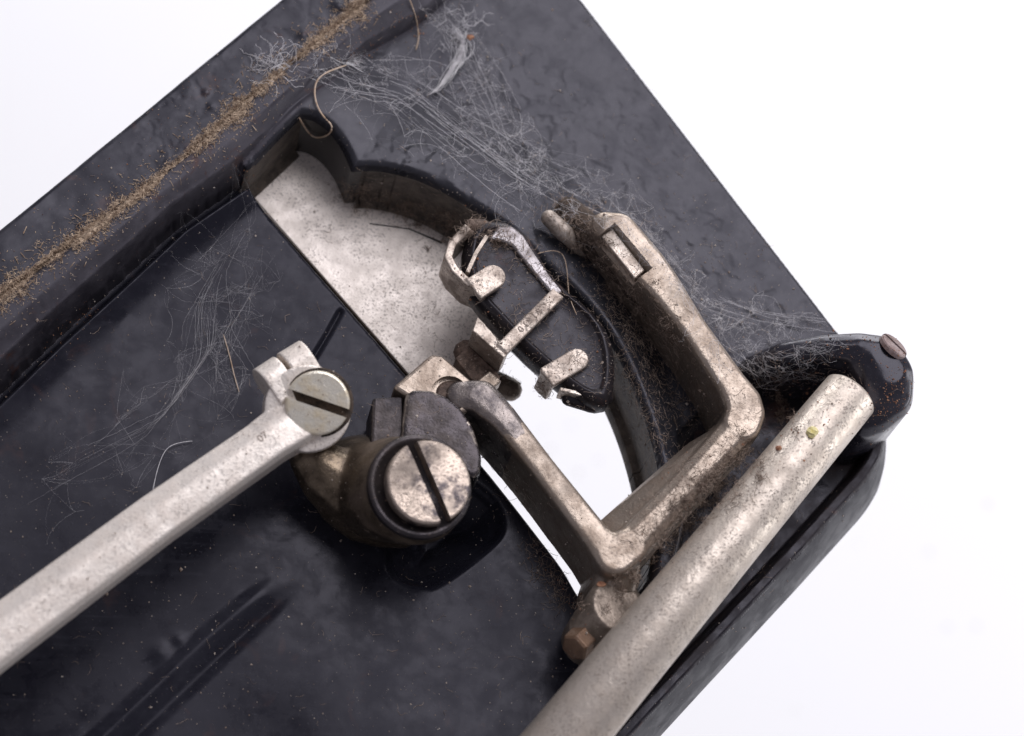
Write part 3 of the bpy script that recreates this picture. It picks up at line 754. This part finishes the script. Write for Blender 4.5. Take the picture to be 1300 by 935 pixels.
def along(poly, t_):
    k_ = min(int(t_ * (len(poly) - 1)), len(poly) - 2); return lerp2(poly[k_], poly[k_ + 1], t_ * (len(poly) - 1) - k_)
def finish(name, paths, mat, label, cat, group=None, kind=None, sides=3):
    me = tube_mesh([p_ for p_ in paths if p_[0] is not None], sides)
    o = link(name, me, M[mat], None, False); tag(o, label, cat, group, kind); return o

h0, h1 = hit(327, 560), hit(340, 550)
if h0 and h1:
    fc = bpy.data.curves.new('mark', 'FONT'); fc.body = '07'; fc.size = 13; fc.align_x = 'CENTER'; fc.align_y = 'CENTER'; fc.extrude = 0.1
    fo = bpy.data.objects.new('tmp', fc); COL.objects.link(fo); dg = bpy.context.evaluated_depsgraph_get()
    me = bpy.data.meshes.new_from_object(fo.evaluated_get(dg)); bpy.data.objects.remove(fo)
    c = (h0[0] + h1[0]) / 2 + h0[1] * 0.35; d = (h1[0] - h0[0]).normalized(); nz = h0[1]; d = (d - nz * d.dot(nz)).normalized(); n = nz.cross(d)
    me.transform(Matrix(((d.x, n.x, nz.x, c.x), (d.y, n.y, nz.y, c.y), (d.z, n.z, nz.z, c.z), (0, 0, 0, 1)))); me.transform(Matrix.Scale(S, 4))
    part('stamped_mark', me, M['stamp'], rod, smooth=False)['kind'] = 'stuff'

# sawdust packed in the corner of the flange
vs, fs = [], []
def chip(p, nrm, ln, wd):
    d = rv(); d = (d - nrm * d.dot(nrm) * 0.6).normalized(); sd = d.cross(nrm)
    if sd.length < 1e-3: return
    sd.normalize(); up = sd.cross(d); b0 = len(vs)
    for s_, t_, u_ in ((-1, -1, 0), (-1, 1, 0), (0, -1, U(.1, .5)), (0, 1, U(.1, .5)), (1, -1, 0), (1, 1, 0)):
        q = p + d * s_ * ln / 2 + sd * t_ * wd / 2 + up * u_ * ln * 0.3; vs.append(tuple(q * S))
    fs.extend([(b0, b0 + 1, b0 + 3, b0 + 2), (b0 + 2, b0 + 3, b0 + 5, b0 + 4)])
saw_line = [(-10, 385), (21, 363), (60, 332), (97, 306), (170, 253), (242, 194), (290, 152), (329, 116), (385, 68), (443, 20), (470, -2)]
nsaw = 0
mound = []
for i in range(261):
    t_ = i / 260; c = along(saw_line, t_); w_ = 4.6 + 2.0 * math.sin(t_ * 23) + 2.0 * math.sin(t_ * 61 + 1) + U(-1, 1); row = []
    for k_ in range(7):
        u_ = -1 + 2 * k_ / 6; h = hit(c[0] + (u_ * w_) * 0.64 + U(-.6, .6), c[1] + (u_ * w_) * 0.77 + U(-.6, .6))
        row.append(None if h is None else h[0] + h[1] * ((1 - u_ * u_) * U(1.5, 4.5) - 0.4))
    mound.append(row)
for r0, r1_ in zip(mound[:-1], mound[1:]):
    if any(q is None for q in r0 + r1_): continue
    b0 = len(vs); vs.extend([tuple(q * S) for q in r0 + r1_])
    fs.extend([(b0 + k_, b0 + k_ + 1, b0 + 8 + k_, b0 + 7 + k_) for k_ in range(6)])
while nsaw < 12000:
    t_ = U(0, 1); c = along(saw_line, t_)
    wdt = 4.6 + 2.8 * math.sin(t_ * 23) + 2.2 * math.sin(t_ * 61 + 1) + 1.5 * math.sin(t_ * 137)
    off = random.gauss(0, 1) * wdt if random.random() < 0.85 else random.gauss(0, 16)
    q = (c[0] + off * 0.64 + U(-2, 2), c[1] + off * 0.77)
    h = hit(*q); nsaw += 1
    if h is None: continue
    pile = max(0, 8 * (1 - (abs(off) / 12)))
    chip(h[0] + h[1] * U(0.5, 1 + pile), h[1], U(0.9, 3.2) if random.random() < .85 else U(4, 12), U(0.3, 1.0))
me = bpy.data.meshes.new('sawdust'); me.from_pydata(vs, [], fs)
o = link('sawdust', me, M['sawdust'], None, False); tag(o, 'tan sawdust packed along the black side ridge', 'sawdust', kind='stuff')

# loose specks all over
vs, fs = [], []
def grain(p, r):
    b0 = len(vs)
    for q in ((1, 0, 0), (-1, 0, 0), (0, 1, 0), (0, -1, 0), (0, 0, 1), (0, 0, -1)):
        vs.append(tuple((p + Vector(q) * r * U(0.4, 1.3)) * S))
    for a, b, c_ in ((0, 2, 4), (2, 1, 4), (1, 3, 4), (3, 0, 4), (2, 0, 5), (1, 2, 5), (3, 1, 5), (0, 3, 5)): fs.append((b0 + a, b0 + b, b0 + c_))
for i in range(11000):
    px, py = U(0, 1170), U(0, 930)
    if random.random() < 0.45:        # denser round the shuttle and lever
        px, py = random.gauss(770, 150), random.gauss(420, 130)
    h = hit(px, py)
    if h is None: continue
    if px > 640 and py < 250 and random.random() < 0.8: continue
    r = min(0.35 * math.exp(random.gauss(0, 0.55)), 2.0)
    grain(h[0] + h[1] * r * 0.5, r * 1.3)
me = bpy.data.meshes.new('specks'); me.from_pydata(vs, [], fs)
o = link('dust_specks', me, M['speck'], None, False); tag(o, 'pale specks of dust scattered over the machine', 'dust', kind='stuff')

vs, fs = [], []
for a, b, sp, n in [((1050, 440), (1150, 440), 14, 170), ((1150, 470), (1120, 535), 14, 260), ((1000, 470), (1060, 500), 20, 60), ((60, 440), (120, 390), 8, 60), ((440, 75), (480, 55), 8, 50), ((500, 10), (540, 45), 8, 50),
                    ((675, 690), (730, 775), 10, 90), ((980, 560), (1060, 520), 24, 60), ((560, 300), (760, 500), 30, 130), ((850, 620), (950, 560), 16, 80), ((740, 760), (900, 640), 30, 60), ((290, 210), (330, 240), 8, 50), ((0, 330), (330, 70), 26, 160)]:
    for _ in range(n):
        h = hit(*jit(lerp2(a, b, U(0, 1)), sp))
        if h: r = min(0.6 * math.exp(random.gauss(0, 0.5)), 2.4); grain(h[0] + h[1] * r * 0.4, r)
me = bpy.data.meshes.new('rust_crumbs'); me.from_pydata(vs, [], fs)
o = link('rust_crumbs', me, M['orange'], None, False); tag(o, 'rusty orange crumbs strewn over bracket, ridge and lever', 'crumbs', kind='stuff')
vs, fs = [], []
for px, py in [(1274, 523), (1203, 796), (1090, 690), (1180, 700), (1240, 795), (1010, 900), (700, 570), (735, 600), (690, 545), (760, 585), (725, 540), (1255, 640)]:
    grain(Vector(P(px, py, ZT + 2)), U(2.0, 4.5))
me = bpy.data.meshes.new('table_specks'); me.from_pydata(vs, [], fs)
o = link('table_specks', me, M['lint'], None, False); tag(o, 'tiny dark specks on the white table', 'dust', kind='stuff')

# brown lint clinging to grimy corners
paths = []
lint_zones = [((430, 240), (600, 285), 9, 520), ((600, 270), (720, 370), 10, 180), ((720, 280), (860, 440), 13, 760), ((770, 370), (880, 530), 15, 560), ((800, 420), (850, 580), 10, 200), ((860, 640), (960, 560), 22, 420),
              ((820, 690), (930, 610), 18, 560), ((672, 690), (722, 770), 9, 160), ((695, 270), (760, 268), 10, 90), ((640, 460), (690, 490), 8, 60), ((640, 600), (680, 650), 6, 50),
              ((600, 330), (700, 430), 22, 70), ((700, 420), (770, 500), 18, 60), ((970, 500), (1050, 460), 22, 90), ((580, 285), (620, 300), 10, 70), ((790, 440), (835, 580), 9, 120)]
for a, b, sp, n in lint_zones:
    for _ in range(n):
        q = jit(lerp2(a, b, U(0, 1)), sp); h = hit(*q)
        if h is None: continue
        p0 = h[0] + h[1] * U(0.3, 2.5); paths.append((wander(p0, rv(), random.randint(4, 8), U(1.2, 3.2), 0.45, h[1]), U(0.12, 0.30)))
for a, b, sp, n in [((830, 690), (960, 570), 15, 46), ((760, 770), (830, 700), 9, 12), ((440, 240), (640, 310), 8, 26), ((720, 275), (850, 420), 11, 26), ((975, 500), (1010, 540), 8, 8), ((640, 470), (690, 500), 5, 5), ((560, 300), (600, 290), 8, 6)]:
    for _ in range(n):
        q0 = jit(lerp2(a, b, U(0, 1)), sp)
        for _k in range(34):
            h = hit(*jit(q0, 3.2))
            if h is None: continue
            paths.append((wander(h[0] + h[1] * U(0.2, 4.5), rv(), random.randint(3, 6), U(0.8, 2.0), 0.7), U(0.14, 0.36)))
for _ in range(900):
    h = hit(U(0, 1170), U(0, 930)) if random.random() < 0.6 else hit(random.gauss(760, 170), random.gauss(400, 150))
    if h is None: continue
    paths.append((wander(h[0] + h[1] * U(0.3, 1.5), rv(), random.randint(3, 9), U(1.0, 3.0), 0.4, h[1]), U(0.10, 0.26)))
finish('lint', paths, 'lint', 'brown fluffy lint clinging to the grimy corners', 'lint', kind='stuff')

# cobwebs, each a thing
WEBDUST = []
def net(line, spread, count, reach, lift, rmin, rmax, longs):
    """a tangled veil: knots along a line, each tied to a few neighbours, and some long threads"""
    knots = []
    for _ in range(count):
        c = along(line, U(0, 1)); q = jit(c, spread); h = hit(*q)
        if h: knots.append(h[0] + VIEW * abs(random.gauss(lift, lift * 0.5)))
    out = []
    for i, p_ in enumerate(knots):
        near = sorted(range(len(knots)), key=lambda j: (knots[j] - p_).length)[1:12]
        for j in random.sample(near, min(3, len(near))):
            q_ = knots[j]
            if (q_ - p_).length > reach: continue
            mid = (p_ + q_) / 2 + rv() * (q_ - p_).length * 0.16; n_ = 7
            pts = [p_ * (1 - t_)**2 + mid * 2 * t_ * (1 - t_) + q_ * t_**2 + rv() * 0.25 for t_ in [k_ / n_ for k_ in range(n_ + 1)]]
            out.append((pts, rmin + (rmax - rmin) * random.random()**3))
        if random.random() < 0.5: WEBDUST.append((p_, min(0.45 * math.exp(random.gauss(0, 0.5)), 1.6)))
        if random.random() < 0.5: out.append((wander(p_, rv(), random.randint(4, 9), U(1.2, 2.6), 0.6, VIEW), U(rmin, rmax * 0.8)))
    for _ in range(longs):
        t0 = U(0, 0.6); t1 = min(1, t0 + U(0.25, 0.6)); o_ = random.gauss(0, spread * 0.8); pts = []; o2 = o_ + random.gauss(0, spread * 0.7)
        n_ = 34; wv = [random.gauss(0, 1) for _ in range(n_ + 1)]
        for k_ in range(n_ + 1):
            s_ = k_ / n_; c = along(line, t0 + (t1 - t0) * s_); oo = o_ + (o2 - o_) * s_
            h = hit(c[0] + oo * 0.6, c[1] - oo * 0.7)
            if h: pts.append(h[0] + VIEW * (lift * 0.8))
        if len(pts) > 10:
            for _k in range(10): pts = [pts[0]] + [(a_ + b_ * 2 + c_) / 4 for a_, b_, c_ in zip(pts[:-2], pts[1:-1], pts[2:])] + [pts[-1]]
            pts = [p_ + rv() * 0.35 for p_ in pts]
            out.append((pts, rmin + rmax * 1.25 * random.random()**2))
    return out
paths = net([(400, 70), (450, 95), (520, 110), (590, 165), (660, 215), (720, 245), (790, 270)], 24, 420, 55, 8, 0.035, 0.15, 34)
paths += net([(545, 15), (590, 60), (620, 110), (650, 180), (690, 225)], 16, 150, 45, 6, 0.035, 0.14, 14)
finish('cobweb', paths, 'web', 'wide tangled cobweb stretched over the curved black casting lip', 'cobweb', 'cobwebs on the machine')
paths = []
tuft = [(572, 36), (588, 52), (584, 72), (570, 95), (556, 113), (543, 123)]
for _ in range(60):
    o1, o2 = random.gauss(0, 6.5), random.gauss(0, 6.5); t0 = U(0, 0.5); t1 = U(t0 + 0.25, 1); pts = []
    for i in range(13):
        s_ = t0 + (t1 - t0) * i / 12; c = along(tuft, s_); nrw = (1 - 0.8 * s_) * (0.7 + 0.5 * math.sin(s_ * 9 + o1))
        h = hit(c[0] + o1 * nrw + random.gauss(0, .5), c[1] + o2 * nrw + random.gauss(0, .5))
        if h: pts.append(h[0] + VIEW * (7 + o1 * 0.4))
    if len(pts) > 4: paths.append((pts, U(0.14, 0.36)))
for _ in range(40):
    h = hit(*jit((582, 40), 12))
    if h: paths.append((wander(h[0] + VIEW * 6, rv(), 9, 3.0, 0.5, VIEW), U(0.15, 0.3)))
finish('cobweb', paths, 'web', 'thick white twisted web tuft below the top of the ridge', 'cobweb', 'cobwebs on the machine')
paths = net([(800, 285), (850, 340), (895, 390), (960, 410), (1065, 424)], 14, 260, 50, 7, 0.035, 0.15, 24)
paths += net([(905, 420), (950, 450), (985, 470), (1050, 455)], 19, 170, 50, 7, 0.035, 0.14, 10)
finish('cobweb', paths, 'web', 'tangled cobweb veil between the nickel lever and black hooked bracket', 'cobweb', 'cobwebs on the machine')
paths = net([(300, 300), (258, 380), (262, 450), (200, 540), (60, 610)], 38, 110, 120, 4, 0.02, 0.075, 34)
paths += net([(340, 330), (290, 420), (300, 495)], 30, 60, 90, 4, 0.02, 0.075, 18)
finish('cobweb', paths, 'web', 'faint grey cobweb lying on the black deck above the rod', 'cobweb', 'cobwebs on the machine')
paths = []
for _ in range(60):
    h = hit(*jit((350, 86), 9))
    if h: paths.append((wander(h[0] + VIEW * U(2, 8), rv(), 12, 2.8, 0.42, VIEW), U(0.18, 0.36)))
for _ in range(24):
    paths.append((span(jit((395, 62), 6), jit((455, 82), 6), 10, U(3, 9), 3), U(0.15, 0.3)))
finish('cobweb', paths, 'web', 'curly pale web clump caught on the sawdust line', 'cobweb', 'cobwebs on the machine')
def draped(pts, lift, r, sub=5):
    out = []
    for q in smooth_poly(pts, sub):
        h = hit(*q)
        if h: out.append(h[0] + VIEW * lift)
    # even out the depth
    for _ in range(4): out = [out[0]] + [(a + b * 2 + c_) / 4 for a, b, c_ in zip(out[:-2], out[1:-1], out[2:])] + [out[-1]]
    return (out, r)
finish('dried_fibre', [draped([(440, 84), (405, 98), (400, 125), (410, 148), (422, 160), (418, 172), (402, 176), (391, 168), (380, 150)], 8, 1.15)], 'straw', 'pale curled dried fibre hanging by the slide plate corner', 'fibre', 'dried fibres', sides=6)
finish('dried_fibre', [draped([(670, 327), (695, 319), (714, 322), (720, 345), (722, 375), (732, 400)], 6, 0.55)], 'straw', 'thin brown hair looping beside the shuttle', 'fibre', 'dried fibres', sides=5)
finish('dried_fibre', [draped([(520, 0), (528, 22), (532, 48), (528, 64)], 4, 0.8)], 'straw', 'brownish root fibre hanging across the top of the ridge', 'fibre', 'dried fibres', sides=5)
finish('dried_fibre', [draped([(284, 425), (292, 452), (298, 478), (304, 498)], 4, 0.7)], 'straw', 'pale fibre lying on the deck near the clamp eye', 'fibre', 'dried fibres', sides=5)
finish('dried_fibre', [draped([(195, 622), (200, 598), (210, 572), (225, 563), (245, 560)], 5, 0.45)], 'web', 'grey fibre curling above the middle of the rod', 'fibre', 'dried fibres', sides=5)
vs, fs = [], []
for p_, r in WEBDUST: grain(p_, r)
me = bpy.data.meshes.new('web_dust'); me.from_pydata(vs, [], fs)
o = link('web_dust', me, M['speck'], None, False); tag(o, 'dust grains caught in the cobwebs', 'dust', kind='stuff')
def crumb(name, px, py, r, mat, label, cat, sx=1.0, ang=0.0):
    h = hit(px, py)
    if h is None: return
    bm = bmesh.new(); bmesh.ops.create_icosphere(bm, subdivisions=2, radius=r)
    R = Matrix.Rotation(ang, 3, 'Z')
    for v in bm.verts:
        v.co *= U(0.75, 1.2); v.co.x *= sx; v.co.z *= 0.6; v.co = R @ v.co + h[0] + h[1] * r * 0.35
    o = link(name, bake(bm, []), M[mat], None, False); tag(o, label, cat); return o
crumb('crumb', 1031, 550, 7, 'yellow', 'small yellow crumb stuck on the thick nickel shaft', 'crumb', 1.1)
crumb('rust_flake', 672, 474, 6, 'orange', 'orange brown insect wing scrap below the stamped clip', 'flake', 3.0, -0.6)
crumb('rust_flake', 763, 743, 3.5, 'orange', 'orange fleck on the lower part of the shaft', 'flake', 1.6)
crumb('rust_flake', 989, 570, 3.5, 'orange', 'orange stain fleck near the yellow crumb', 'flake', 1.2)
crumb('rust_flake', 597, 48, 4, 'orange', 'red brown flake beside the white web tuft', 'flake', 1.2)
print('verts', sum(len(o.data.vertices) for o in bpy.data.objects if o.type == 'MESH'))
